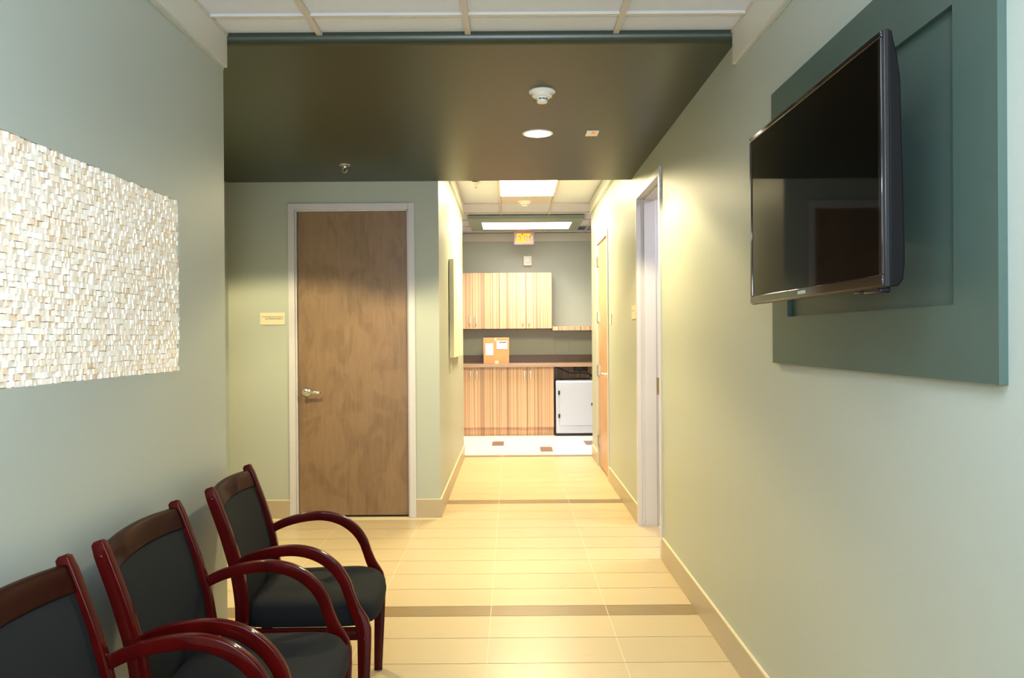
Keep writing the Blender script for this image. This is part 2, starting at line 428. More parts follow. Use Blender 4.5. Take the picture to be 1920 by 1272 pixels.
# ------------------------------------------------------------ ceiling-line trims
def trim_run(name, x_wall, sgn, y0, y1, zb, zt, label, th=.018):
    bm = bmesh.new()
    box(bm, x_wall, x_wall+sgn*th, y0, y1, zb, zt)
    o = struct(name, bm, M['trim'], label, 'trim', bevel=.002)
    b2 = bmesh.new(); box(b2, x_wall, x_wall+sgn*.007, y0, y1-.012, zb-.013, zb)
    obj('reveal_strip', b2, M['wall'], o)
    return o
trim_run('trim_1', XL, 1, YN, YS, 2.537, ZC, 'cream board trim along the top of the left wall')
trim_run('trim_2', XR, -1, YN, YS, 2.537, ZC, 'cream board trim along the top of the right wall')
trim_run('trim_3', XC, 1, YF+.01, YK, 2.85, ZH, 'cream trim atop the corridor left wall')
trim_run('trim_4', XR, -1, YF+.01, YK, 2.85, ZH, 'cream trim atop the corridor right wall')
struct('trim_5', boxes((-1.1, 2.0, YB-.018, YB, 2.855, ZH)), M['trim'], 'cream trim atop the kitchenette back wall', 'trim', bevel=.002)

# ------------------------------------------------------------ tile baseboards
BH = .145
def baseb(name, ds, label):
    bm = bmesh.new()
    for (a, b, c, d) in ds:
        box(bm, a, b, c, d, 0, BH-.006, 0); box(bm, a, b, c, d, BH-.006, BH, 1)
    return struct(name, bm, [M['basetile'], M['baselit']], label, 'baseboard')
bt = .011
baseb('baseboard_left', [(XL, XL+bt, YN, YS+bt), (XL-T, XL+bt, YS, YS+bt)], 'tile baseboard along the left wall')
baseb('baseboard_far', [(XA, d1[0], YF-bt, YF), (d1[1], XC+bt, YF-bt, YF), (XA, XA+bt, YS, YF-bt)], 'tile baseboard either side of the brown door')
baseb('baseboard_corridor', [(XC, XC+bt, YF, YK)], 'tile baseboard along the corridor left wall')
baseb('baseboard_right', [(XR-bt, XR, YN, o2[0]), (XR-bt, XR, o2[1], o3[0]), (XR-bt, XR, o3[1], YK)], 'tile baseboard along the right wall')

# ------------------------------------------------------------ doors
def lever(parent, name='door_handle', mirror=1):
    """satin lever in local coords: rosette on plane y=0 facing -y, lever runs +x*mirror"""
    bm = bmesh.new()
    lathe(bm, [(.0, 0), (.034, 0), (.035, -.004), (.031, -.010), (.014, -.016), (.012, -.048), (.016, -.052), (.016, -.066), (.012, -.070), (.0, -.0701)], axis='Y', seg=28)
    pts = catmull([(-.012*mirror, -.058, 0), (.04*mirror, -.060, .001), (.085*mirror, -.060, 0), (.112*mirror, -.055, -.001), (.118*mirror, -.038, -.001)], 5)
    sweep(bm, pts, (.0095, .006), side=Vector((0, 0, 1)))
    bmesh.ops.remove_doubles(bm, verts=bm.verts, dist=1e-6)
    return obj(name, bm, M['chrome'], parent, smooth=True)

# door_1 in the far wall
D1 = bpy.data.objects.new('door_1', None); COL.objects.link(D1); D1.location = ((d1[0]+d1[1])/2, YF, 0)
D1['kind'] = 'structure'; D1['label'] = 'closed brown wooden door with a lever handle in the sage wall'; D1['category'] = 'door'
w = (d1[1]-d1[0])/2
fw = .05
bm = bmesh.new()
for s in (-1, 1):
    box(bm, s*w, s*(w-fw), -.012, .03, 0, d1[2])
    box(bm, s*(w-fw+.0001), s*(w-fw-.012), .005, .05, 0, d1[2]-fw)
    box(bm, s*(w-.028), s*(w-.0001), .03, T, 0, d1[2]-.028)
box(bm, -w+fw, w-fw, -.012, .03, d1[2]-fw, d1[2])
box(bm, -w+fw, w-fw, .005, .05, d1[2]-fw-.010, d1[2]-fw)
obj('door_frame', bm, M['frame'], D1, bevel=.002)
bm = bmesh.new(); box(bm, -w+fw+.015, w-fw-.013, .028, .072, .014, d1[2]-fw-.012)
leaf = obj('door_leaf', bm, M['doorwood'], D1, bevel=.0015)
h = lever(leaf); h.location = (-w+fw+.075, .028, .985)
bm = bmesh.new(); box(bm, -w+fw+.012, w-fw-.01, .03, .06, .0, .012)
obj('door_sweep', bm, M['black'], D1)
bm = bmesh.new(); box(bm, -w+fw+.001, w-fw-.001, .074, .08, 0, d1[2]-fw); obj('gap_shade_sheet', bm, M['void'], D1)  # dark sheet behind the leaf, shade of the door gap as colour

# doors in the right wall: local frame turned so local x runs along world -Y... built directly in world axes
def wall_frame(o, y0, y1, zt, deep=T, stop=.075):
    """hollow metal frame around an opening in the right wall"""
    bm = bmesh.new()
    f = .05
    for (ya, yb, s) in ((y0, y0+f, 1), (y1, y1-f, -1)):
        box(bm, XR-.012, XR+.02, ya, yb, 0, zt)                        # face
        box(bm, XR+.0202, XR+deep+.012, yb-s*.012, yb, 0, zt-f)           # rebate
        box(bm, XR+stop, XR+deep-.012, yb, yb+s*.012, 0, zt-f-.010)    # stop
        box(bm, XR+.0202, XR+deep+.012, ya+s*.031, yb-s*.0121, 0, zt-.031)
    box(bm, XR-.012, XR+.02, y0+f, y1-f, zt-f, zt)
    box(bm, XR+.02, XR+deep+.012, y0+f, y1-f, zt-f, zt-.031)
    box(bm, XR+stop, XR+deep-.012, y0+f, y1-f, zt-f-.012, zt-f)
    return obj('door_frame', bm, M['frame'], o, bevel=.0015)
D2 = bpy.data.objects.new('door_2', None); COL.objects.link(D2)
D2['kind'] = 'structure'; D2['label'] = 'open white framed doorway in the right wall'; D2['category'] = 'doorway'
wall_frame(D2, *o2, stop=.042)
bm = bmesh.new(); box(bm, XR+.118, XR+.150, o2[1]-.0525, o2[1]-.049, .98, 1.10)
obj('strike_plate', bm, M['brass'], D2)
D3 = bpy.data.objects.new('door_3', None); COL.objects.link(D3)
D3['kind'] = 'structure'; D3['label'] = 'closed light wood door on the right side of the corridor'; D3['category'] = 'door'
wall_frame(D3, *o3, stop=.06)
bm = bmesh.new(); box(bm, XR+.006, XR+.05, o3[0]+.053, o3[1]-.053, .012, o3[2]-.053)
leaf = obj('door_leaf', bm, M['doorwood2'], D3, bevel=.0015)
h = lever(leaf, mirror=1); h.rotation_euler = (0, 0, PI/2+PI); h.rotation_euler = (0, 0, -PI/2); h.location = (XR+.006, o3[0]+.115, 1.035)
h.rotation_euler = (0, 0, -PI/2); h.scale = (-1, 1, 1)
for z in (.28, 1.02+.02, 1.62, 2.22):
    bm = bmesh.new(); lathe(bm, [(.0, -.055), (.0085, -.055), (.0085, .055), (.0, .055)], XR-.010, o3[1]-.05, z, seg=12)
    box(bm, XR-.002, XR+.005, o3[1]-.085, o3[1]-.05, z-.055, z+.055)
    obj('hinge', bm, M['chrome'], leaf)

# ------------------------------------------------------------ mosaic
bm = bmesh.new(); tone = bm.faces.layers.float.new('tone')
rh, cw = .0158, .0150
nr = int(round((nz1-nz0)/rh)); rh = (nz1-nz0)/nr
for i in range(nr):
    z0 = nz0+i*rh; y = ny0+.001 - random.random()*cw
    while y < ny1-.001:
        w_ = cw*random.uniform(.75, 1.25)
        a, b = max(y, ny0+.001), min(y+w_, ny1-.001)
        y += w_
        if b-a < .003: continue
        d = random.uniform(-.005, .002); tn = random.random()**.7
        x0 = XL-.0159; x1 = XL+d
        tl = random.uniform(-.0016, .0016); tz = random.uniform(-.001, .001)
        e = 0; zj = random.uniform(-.0014, .0014); z0 += 0
        v = [bm.verts.new(c) for c in ((x0, a+e, z0+e), (x0, b-e, z0+e), (x0, b-e, z0+rh-e), (x0, a+e, z0+rh-e),
              (x1-tl-tz, a+.0002, z0+zj), (x1+tl-tz, b-.0002, z0+zj+.0004), (x1+tl+tz, b-.0002, z0+rh+zj), (x1-tl+tz, a+.0002, z0+rh+zj-.0004))]
        for q in ((4, 5, 6, 7), (0, 1, 5, 4), (1, 2, 6, 5), (2, 3, 7, 6), (3, 0, 4, 7)):
            f = bm.faces.new([v[k] for k in q]); f[tone] = tn
tag(obj('mosaic_panel', bm, M['mosaic']), 'cream split stone mosaic panel set into the left wall above the chairs', 'mosaic panel')

# ------------------------------------------------------------ chairs
def make_chair(label, group):
    t = thing('waiting_chair', label, 'chair', group=group)
    mh = M['mahog']
    # local: +x = forward, z up, origin on the floor under the back
    def back_x(z):   # centre line of the rear posts
        pts = [(0, .035), (.20, .085), (.40, .118), (.55, .108), (.70, .070), (.885, .008)]
        for (z0, a), (z1, b) in zip(pts, pts[1:]):
            if z <= z1: return a+(b-a)*(z-z0)/(z1-z0)
        return pts[-1][1]
    PW = .248
    for s in (-1, 1):
        bm = bmesh.new()
        pl = catmull([(.035, s*PW, 0), (.085, s*PW, .20), (.118, s*PW, .40), (.108, s*PW, .55), (.070, s*PW, .70), (.008, s*PW, .878)], 6)
        sec = []
        for q in pl:
            z = q.z
            wd = .0235 if .3 < z < .5 else (.0235-.006*(1-z/.3) if z <= .3 else .0235-.004*(z-.5)/.38)
            sec.append((.0145, wd))
        # rounded top end
        sec[-1] = (.0125, .0165)
        top = pl[-1]+Vector((-.002, 0, .006)); pl.append(top); sec.append((.007, .010))
        sweep(bm, pl, sec)
        leg = obj('back_post', bm, mh, t, smooth=True)
        for (cx, cz) in ((back_x(.85), .845),):
            b = bmesh.new(); lathe(b, [(0, 0), (.0065, 0), (.006, s*.002), (.003, s*.0036), (0, s*.004)], cx-.001, s*(PW+.0143), cz, seg=14, axis='Y')
            obj('screw_cap', b, mh, leg, smooth=True)
    # top rail: bows backwards, arched crest
    bm = bmesh.new()
    N = 15
    rr = []
    for k in range(N):
        u = -1+2*k/(N-1); y = u*(PW-.010)
        bow = -.020*(1-u*u)
        zt = .862+.008*(1-u*u); zb = .800+.009*(1-u*u)
        xt, xb = back_x(zt)+bow, back_x(zb)+bow
        th = .012
        ring = []
        for (cx, cz, a) in ((xb, zb, 0), (xb, zb, 1), (back_x((zt+zb)/2)+bow, (zt+zb)/2, 1), (xt, zt-.006, 1), (xt-.006, zt+.002, 1), (xt-.008, zt+.002, 0), (xt, zt-.006, 0), (back_x((zt+zb)/2)+bow, (zt+zb)/2, 0)):
            off = th if a else -th
            if abs(cz-(zt+.002)) < 1e-6: off *= .55; cx += .006
            ring.append(bm.verts.new((cx+off, y, cz)))
        rr.append(ring)
    for a, b in zip(rr, rr[1:]):
        for k in range(8): bm.faces.new((a[k], a[(k+1) % 8], b[(k+1) % 8], b[k]))
    bm.faces.new(rr[0]); bm.faces.new(rr[-1])
    obj('top_rail', bm, M['mahogd'], t, smooth=True, bevel=.0015)
    # upholstered back pad, bowed
    bm = bmesh.new(); rr = []
    NZ = 12
    for j in range(NZ):
        v = j/(NZ-1)
        row = []
        for k in range(N):
            u = -1+2*k/(N-1); y = u*(PW-.0155)
            zt = .803+.009*(1-u*u); z = .365+(zt-.365)*v
            bow = -.020*(1-u*u)
            puff = .010*(1-abs(u)**6)*(1-abs(2*v-1)**8)
            row.append((back_x(z)+bow+.004+puff, y, z, back_x(z)+bow-.012))
        rr.append(row)
    fv = [[bm.verts.new(q[:3]) for q in row] for row in rr]; bv = [[bm.verts.new((q[3], q[1], q[2])) for q in row] for row in rr]
    for j in range(NZ-1):
        for k in range(N-1):
            bm.faces.new((fv[j][k], fv[j][k+1], fv[j+1][k+1], fv[j+1][k])); bm.faces.new((bv[j][k], bv[j+1][k], bv[j+1][k+1], bv[j][k+1]))
    for j in range(NZ-1):
        bm.faces.new((fv[j][0], fv[j+1][0], bv[j+1][0], bv[j][0])); bm.faces.new((fv[j][-1], bv[j][-1], bv[j+1][-1], fv[j+1][-1]))
    for k in range(N-1):
        bm.faces.new((fv[0][k], bv[0][k], bv[0][k+1], fv[0][k+1])); bm.faces.new((fv[-1][k], fv[-1][k+1], bv[-1][k+1], bv[-1][k]))
    obj('backrest', bm, M['cloth'], t, smooth=True)
    # seat cushion: superellipse loft
    bm = bmesh.new()
    rings = []
    def outline(sx, z, dz_back=0):
        ring = []
        NN = 44
        for k in range(NN):
            a = 2*PI*k/NN
            ca, sa = math.cos(a), math.sin(a)
            e = 2/5.0
            ux = math.copysign(abs(ca)**e, ca); uy = math.copysign(abs(sa)**e, sa)
            if ux < 0: uy = math.copysign(abs(sa)**.16, sa)
            xx = (.352+.228*sx*ux) if ux > 0 else .352+.238*ux*(sx if sx > .9 else sx)
            hw = (.232+.022*(ux+1)/2)*(.5+.5*sx) if sx < .999 else (.232+.022*(ux+1)/2)
            hw = (.232+.022*(ux+1)/2)*sx
            # front edge bows forward a little
            if ux > .3: xx += .022*sx*(1-uy*uy)*(ux-.3)
            zz = z
            if ux > .6: zz -= .014*((ux-.6)/.4)**2*(1 if z > .40 else 0)
            ring.append(bm.verts.new((xx, hw*uy, zz)))
        return ring
    for (sx, z) in ((.93, .372), (.985, .376), (1.0, .392), (1.0, .415), (.985, .436), (.95, .451), (.86, .461), (.70, .467), (.45, .470), (.2, .471), (.03, .471)):
        rings.append(outline(sx, z))
    for a, b in zip(rings, rings[1:]):
        for k in range(len(a)): bm.faces.new((a[k], a[(k+1) % len(a)], b[(k+1) % len(a)], b[k]))
    bm.faces.new(rings[0]); bm.faces.new(rings[-1])
    obj('seat', bm, M['cloth'], t, smooth=True)
    # seat rails
    for s in (-1, 1):
        bm = bmesh.new(); sweep(bm, [(.125, s*.240, .356), (.54, s*.262, .356)], (.011, .021), side=Vector((0, 1, 0)))
        obj('side_rail', bm, mh, t, smooth=True)
    bm = bmesh.new(); sweep(bm, [(.528, -.262, .355), (.528, .262, .355)], (.010, .020), side=Vector((1, 0, 0))); obj('front_rail', bm, mh, t, smooth=True)
    bm = bmesh.new(); sweep(bm, [(.122, -.205, .355), (.122, .205, .355)], (.010, .020), side=Vector((1, 0, 0))); obj('rear_rail', bm, mh, t, smooth=True)
    # arm + front leg: one bent piece, cut at the seat joint into armrest and leg
    for s in (-1, 1):
        ctrl = [(.098, .258, .610), (.16, .262, .638), (.24, .267, .657), (.32, .270, .660), (.39, .272, .640), (.445, .275, .600), (.480, .276, .550), (.498, .277, .500), (.515, .277, .455), (.540, .277, .405)]
        hw = [.0175, .0185, .0195, .0205, .0215, .0215, .0205, .0195, .0215, .0265]
        P = catmull([(a, s*b, c) for (a, b, c) in ctrl], 5)
        sec = []
        for i in range(len(P)):
            f = i/5; k = min(int(f), len(hw)-2); sec.append((.0125, .93*(hw[k]+(hw[k+1]-hw[k])*(f-k))))
        nj = len(P)-1
        P += [Vector(q) for q in [(.548, s*.277, .375), (.549, s*.277, .33), (.547, s*.277, .22), (.543, s*.277, .10), (.540, s*.277, 0)]]
        sec += [(.0128, .0250), (.0130, .0238), (.0135, .0212), (.0135, .0185), (.0135, .0165)]
        bm = bmesh.new(); sweep(bm, P, sec, hi=nj)
        obj('armrest', bm, mh, t, smooth=True)
        bm = bmesh.new(); sweep(bm, P, sec, lo=nj)
        leg = obj('leg', bm, mh, t, smooth=True)
        b = bmesh.new(); lathe(b, [(0, 0), (.0065, 0), (.006, s*.002), (.003, s*.0036), (0, s*.004)], .550, s*(.277+.0130), .345, seg=14, axis='Y')
        obj('screw_cap', b, mh, leg, smooth=True)
    return t
G = 'black waiting chairs along the left wall'
chairs = [make_chair('mahogany framed black chair farthest from the camera, nearest the brown door', G)]
def dup(root, label):
    r = root.copy(); COL.objects.link(r); r['label'] = label
    for ch in list(root.children):
        c = ch.copy(); COL.objects.link(c); c.parent = r
        for gch in ch.children:
            d = gch.copy(); COL.objects.link(d); d.parent = c
    return r
chairs.append(dup(chairs[0], 'mahogany framed black chair standing in the middle of the row of three'))
chairs.append(dup(chairs[0], 'mahogany framed black chair cut off by the lower left corner, nearest the camera'))
for c, (x, y, rz) in zip(chairs, ((-1.095, 3.005, 4), (-1.10, 2.292, 2), (-1.10, 1.658, 1))):
    c.location = (x, y, 0); c.rotation_euler = (0, 0, math.radians(rz))

# ------------------------------------------------------------ TV wall box and television
XP = .927
py0, py1, pz0, pz1 = 1.484, 2.77, 1.312, 2.262
iy0, iy1, iz0, iz1 = 1.635, 2.62, 1.471, 2.10
t = thing('wall_panel', 'large dark teal raised panel on the right wall behind the television', 'wall panel', (XR, (py0+py1)/2, pz0))
bm = boxes((XP, XR, py0, iy0, pz0, pz1), (XP, XR, iy1, py1, pz0, pz1), (XP, XR, iy0, iy1, pz0, iz0), (XP, XR, iy0, iy1, iz1, pz1))
bmesh.ops.translate(bm, verts=bm.verts, vec=-Vector((XR, (py0+py1)/2, pz0)))
obj('raised_border', bm, M['teal'], t)
bm = boxes((XR-.003, XR, iy0, iy1, iz0, iz1)); bmesh.ops.translate(bm, verts=bm.verts, vec=-Vector((XR, (py0+py1)/2, pz0)))
obj('recessed_field', bm, M['teal'], t)

ty0, ty1, tz0, tz1, tx = 1.655, 2.565, 1.513, 2.055, .786
tv = thing('television', 'black flat screen television mounted on the dark teal panel', 'television', (tx, (ty0+ty1)/2, tz0))
def local(bm, o): bmesh.ops.translate(bm, verts=bm.verts, vec=-Vector(o.location)); return bm
bz = .014
bm = boxes((tx, tx+.022, ty0, ty1, tz0, tz0+.024), (tx, tx+.022, ty0, ty1, tz1-bz, tz1), (tx, tx+.022, ty0, ty0+bz, tz0+.024, tz1-bz), (tx, tx+.022, ty1-bz, ty1, tz0+.024, tz1-bz))
obj('bezel', local(bm, tv), M['tvframe'], tv, bevel=.002)
bm = boxes((tx+.003, tx+.008, ty0+bz-.001, ty1-bz+.001, tz0+.023, tz1-bz+.001)); obj('screen', local(bm, tv), M['screen'], tv)
bm = boxes((tx+.0055, tx+.0185, ty0-.003, ty1+.003, tz0-.003, tz1+.003)); obj('side_band', local(bm, tv), M['tvside'], tv, bevel=.003)
bm = bmesh.new()
pr = [(.018, tz1+.001), (.024, tz1), (.036, tz1-.055), (.042, tz1-.10), (.050, tz0+.05), (.046, tz0+.014), (.036, tz0-.001), (.018, tz0-.001)]
va = [bm.verts.new((tx+q[0], ty0-.001, q[1])) for q in pr]; vb = [bm.verts.new((tx+q[0], ty1+.001, q[1])) for q in pr]
bm.faces.new(va); bm.faces.new(vb)
for k in range(len(pr)): bm.faces.new((va[k], va[(k+1) % len(pr)], vb[(k+1) % len(pr)], vb[k]))
obj('back_cover', local(bm, tv), M['tvshell'], tv, bevel=.004, bseg=3)
bm = boxes((tx+.045, XR-.004, 2.02, 2.20, 1.70, 1.90), (XR-.012, XR-.0031, 1.90, 2.32, 1.66, 1.94)); obj('wall_mount', local(bm, tv), M['black'], tv)
bm = boxes((tx+.018, tx+.044, ty0+.05, ty0+.13, tz0-.012, tz0+.001), (tx+.018, tx+.038, ty0+.14, ty0+.18, tz0-.009, tz0+.001)); obj('control_button', local(bm, tv), M['black'], tv, bevel=.004)
cu = bpy.data.curves.new('maker_name', 'FONT'); cu.body = 'SAMSUNG'; cu.size = .0125; cu.extrude = .0002; cu.align_x = 'CENTER'; cu.offset = .0003
o = bpy.data.objects.new('maker_name', cu); COL.objects.link(o); cu.materials.append(M['silver']); o.parent = tv
o.rotation_euler = (PI/2, 0, -PI/2); o.location = (-.0008, -.0, .008); to_mesh(o)

# ------------------------------------------------------------ signs and plates
def text(name, body, size, m, parent, loc, rot, align='CENTER', off=0, ext=.0003):
    cu = bpy.data.curves.new(name, 'FONT'); cu.body = body; cu.size = size; cu.extrude = ext; cu.align_x = align; cu.offset = off
    o = bpy.data.objects.new(name, cu); COL.objects.link(o); cu.materials.append(m); o.parent = parent; o.location = loc; o.rotation_euler = rot
    return to_mesh(o)
# room sign: x 490..537, y 585..608 at the far wall
s = thing('room_sign', 'cream room name plate reading ULTRASOUND 2 left of the brown door', 'sign', (-1.868, YF, 1.565))
bm = boxes((-.097, .097, -.006, 0, -.048, .048)); obj('plate', bm, M['ivory'], s, bevel=.001)
bm = boxes((-.084, .084, -.0066, -.0058, .014, .0165)); obj('ruled_line', bm, M['inkdark'], s)
text('lettering', 'ULTRASOUND 2', .0195, M['inkdark'], s, (.086, -.0064, -.006), (PI/2, 0, 0), 'RIGHT')
def side_sign(label, yc, zc, w=.19, hh=.10):
    s = thing('room_sign', label, 'sign', (XR, yc, zc))
    bm = boxes((-.006, 0, -w/2, w/2, -hh/2, hh/2)); obj('plate', bm, M['ivory'], s, bevel=.001)
    bm = boxes((-.0066, -.0058, -w*.43, w*.43, .010, .0125)); obj('ruled_line', bm, M['inkdark'], s)
    return s
side_sign('small cream name plate just past the open doorway on the right wall', 6.0, 1.592, .17, .105)
side_sign('small cream name plate beside the closed light wood door', 7.40, 1.570, .12, .10)

# light switch below the canvas
s = thing('light_switch', 'cream light switch plate under the canvas on the corridor wall', 'switch', (XC, 7.22, 1.14))
bm = boxes((0, .006, -.036, .036, -.058, .058)); obj('plate', bm, M['ivory'], s, bevel=.002)
bm = boxes((.005, .011, -.012, .012, -.022, .022)); obj('rocker', bm, M['white'], s, bevel=.001)

# canvas art
s = thing('canvas_picture', 'thick pale canvas picture with a yellow squiggle on the corridor wall', 'picture', (XC, 7.66, 1.225))
bm = boxes((.004, .046, -.60, .60, 0, .895)); obj('stretcher', bm, M['canvas_side'], s, bevel=.002)
bm = boxes((.0455, .0475, -.599, .599, .001, .894)); obj('printed_face', bm, M['canvas'], s)

# ------------------------------------------------------------ ceiling fittings
def detector(x, y, z, label, k=1.0):
    d = thing('smoke_detector', label, 'smoke detector', (x, y, z))
    bm = bmesh.new(); lathe(bm, [(0, 0), (.066*k, 0), (.066*k, -.006), (.058*k, -.010), (.052*k, -.016), (.050*k, -.026), (.042*k, -.032), (0, -.032)], seg=40)
    obj('base', bm, M['white'], d, smooth=True)
    bm = bmesh.new(); lathe(bm, [(0, -.031), (.028*k, -.031), (.028*k, -.052), (.025*k, -.057), (0, -.058)], seg=32)
    hd = obj('sensor_head', bm, M['white'], d, smooth=True)
    for a in (-110, -75, -40, 60, 150):
        bm = bmesh.new()
        ca, sa = math.cos(math.radians(a)), math.sin(math.radians(a))
        fs = box(bm, -.007*k, .007*k, -.0006, .0006, -.045, -.040)
        vs = {v for f in fs for v in f.verts}
        bmesh.ops.rotate(bm, verts=list(vs), matrix=Matrix.Rotation(math.radians(a)+PI/2, 3, 'Z'))
        bmesh.ops.translate(bm, verts=list(vs), vec=(ca*.0281*k, sa*.0281*k, 0))
        obj('sensor_slot', bm, M['bluefilm'], hd)
    return d
detector(.162, 3.90, ZS, 'white smoke detector on the dark green ceiling')
detector(.165, 9.04, ZH, 'white smoke detector in the bright corridor ceiling above the exit sign', 1.25)
def sprinkler(x, y, z, label):
    d = thing('ceiling_sprinkler', label, 'sprinkler', (x, y, z))
    bm = bmesh.new(); lathe(bm, [(0, 0), (.040, 0), (.039, -.003), (.020, -.010), (.012, -.012), (0, -.012)], seg=28); obj('escutcheon', bm, M['chrome'], d, smooth=True)
    bm = bmesh.new(); lathe(bm, [(0, -.011), (.012, -.011), (.010, -.020), (0, -.020)], seg=16)
    for s_ in (-1, 1):
        sweep(bm, catmull([(s_*.008, 0, -.018), (s_*.016, 0, -.030), (s_*.014, 0, -.042), (s_*.002, 0, -.052)], 4), (.003, .002))
    lathe(bm, [(0, -.054), (.014, -.054), (.013, -.052), (0, -.051)], seg=16)
    obj('sprinkler_head', bm, M['chrome'], d, smooth=True)
sprinkler(-1.17, 5.53, ZS, 'small metal sprinkler head on the dark green ceiling')
sprinkler(-.35, 7.93, ZH, 'small metal sprinkler head in the bright corridor ceiling')
# recessed downlight
d = thing('downlight', 'round recessed downlight glowing in the dark green ceiling', 'ceiling light', (.168, 4.70, ZS))
bm = bmesh.new(); lathe(bm, [(.079, -.001), (.093, -.001), (.093, -.004), (.079, -.006), (.079, -.001)], seg=48)
bmesh.ops.remove_doubles(bm, verts=bm.verts, dist=1e-6)
for f in [f for f in bm.faces if len(f.verts) > 4]: bm.faces.remove(f)
obj('trim_ring', bm, M['white'], d, smooth=True)
bm = bmesh.new(); lathe(bm, [(0, -.0005), (.0795, -.0005), (.0795, -.003), (0, -.003)], seg=48); obj('lens', bm, M['bulb'], d)
# ceiling strobe plate
d = thing('ceiling_alarm_plate', 'small square white plate with a red lamp on the dark green ceiling', 'alarm', (.494, 4.70, ZS))
bm = boxes((-.037, .037, -.058, .058, -.006, 0)); obj('plate', bm, M['white'], d, bevel=.001)
bm = bmesh.new(); lathe(bm, [(0, -.006), (.011, -.006), (.009, -.012), (0, -.014)], .004, -.030, 0, seg=16); obj('red_lamp', bm, M['reddot'], d, smooth=True)
# troffers
def troffer(label, x0, x1, y0, y1, z, m, border=None):
    d = thing('ceiling_light', label, 'ceiling light', ((x0+x1)/2, (y0+y1)/2, z))
    bm = boxes((x0, x1, y0, y1, z-.004, z+.006)); obj('lens', local(bm, d), m, d, bevel=.003)
    if border:
        a, b, c, e, zz = border
        bm = boxes((a, x0, c, e, zz, ZH), (x1, b, c, e, zz, ZH), (x0, x1, c, y0, zz, ZH), (x0, x1, y1, e, zz, ZH)); obj('surround', local(bm, d), M['border'], d)
    else:
        bm = boxes((x0-.02, x0, y0-.02, y1+.02, z-.006, z+.008), (x1, x1+.02, y0-.02, y1+.02, z-.006, z+.008), (x0, x1, y0-.02, y0, z-.006, z+.008), (x0, x1, y1, y1+.02, z-.006, z+.008)); obj('frame', local(bm, d), M['trim'], d)
        obj('end_plate', local(boxes((x0, x1, y1+.021, 9.215, z, z+.0155)), d), M['grid'], d)
    return d
M['border'] = mat('green_light_surround', (.30, .36, .31, 1), .5)
troffer('bright rectangular light panel in the corridor ceiling', -.105, .472, 7.46, 8.66, ZH-.004, M['lens'])
troffer('wide glowing light panel with a grey green surround over the kitchenette', -.385, .82, 10.42, 11.08, 2.945, M['lensk'], (-.555, .955, 10.08, 11.25, 2.935))
# exit sign
s = thing('exit_sign', 'lit EXIT sign hanging from the ceiling before the cabinets', 'sign', (.195, 11.42, ZH))
bm = boxes((-.148, .148, -.025, .025, -.225, -.018)); obj('housing', bm, M['exitbody'], s, bevel=.018, bseg=4)
bm = boxes((-.06, .06, -.02, .02, -.02, 0)); obj('ceiling_mount', bm, M['exitbody'], s, bevel=.002)
text('lettering', 'EXIT', .170, M['exitred'], s, (-.008, -.0255, -.186), (PI/2, 0, 0), off=.005, ext=.002).scale = (.56, 1, 1)
bm = bmesh.new()
v = [bm.verts.new(q) for q in ((.112, -.0265, -.105), (.130, -.0265, -.122), (.112, -.0265, -.139), (.112, -.0255, -.105), (.130, -.0255, -.122), (.112, -.0255, -.139))]
bm.faces.new(v[:3]); bm.faces.new(v[3:]);
for a in range(3): bm.faces.new((v[a], v[(a+1) % 3], v[(a+1) % 3+3], v[a+3]))
obj('arrow', bm, M['exitred'], s)
# wall strobe
s = thing('alarm_strobe', 'white fire alarm strobe on the back wall above the striped cabinets', 'alarm', (.255, YB, 2.56))
bm = boxes((-.062, .062, -.045, 0, -.072, .072)); obj('housing', bm, M['white'], s, bevel=.006)
bm = boxes((-.026, .026, -.060, -.044, -.030, .034)); obj('strobe_lens', bm, M['paper'], s, bevel=.006)

# ------------------------------------------------------------ kitchenette
def handle(parent, x, z, y, L=.14):
    bm = bmesh.new()
    sweep(bm, catmull([(x, y, z-L/2), (x, y-.024, z-L/2+.012), (x, y-.028, z), (x, y-.024, z+L/2-.012), (x, y, z+L/2)], 4), (.0055, .004), side=Vector((1, 0, 0)))
    return obj('handle', bm, M['chrome'], parent, smooth=True)
def cabinet(name, label, cat, x0, x1, yf, yb, z0, z1, toe=0, hz=0, group=None):
    o = thing(name, label, cat, (0, 0, 0), group=group)
    zb = z0+toe
    bm = boxes((x0+.001, x1-.001, yf+.02, yb, zb, z1)); obj('carcass', bm, M['stripe'], o)
    if toe:
        bm = boxes((x0+.001, x1-.001, yf+.055, yf+.075, z0, zb)); obj('toe_kick', bm, M['stripe'], o)
    xm = (x0+x1)/2
    for (a, b, hx) in ((x0+.002, xm-.0015, xm-.045), (xm+.0015, x1-.002, xm+.045)):
        bm = boxes((a, b, yf, yf+.019, zb+.004, z1-.003)); dd = obj('cabinet_door', bm, M['stripe'], o, bevel=.001)
        handle(dd, hx, hz, yf)
    return o
GU, GB = 'striped wall cabinets', 'striped base cabinets'
cabinet('wall_cabinet', 'striped wood wall cabinet on the left, partly hidden by the corridor wall', 'cabinet', -.957, -.170, 11.5, YB-.002, 1.528, 2.355, hz=1.655, group=GU)
cabinet('wall_cabinet', 'striped wood wall cabinet on the right, below the alarm strobe', 'cabinet', -.170, .605, 11.5, YB-.002, 1.528, 2.355, hz=1.655, group=GU)
cabinet('base_cabinet', 'striped wood base cabinet under the cardboard box', 'cabinet', -.925, -.150, 11.1, YB-.004, 0, .985, toe=.12, hz=.87, group=GB)
cabinet('base_cabinet', 'striped wood base cabinet beside the white metal equipment cabinet', 'cabinet', -.150, .605, 11.1, YB-.004, 0, .985, toe=.12, hz=.87, group=GB)
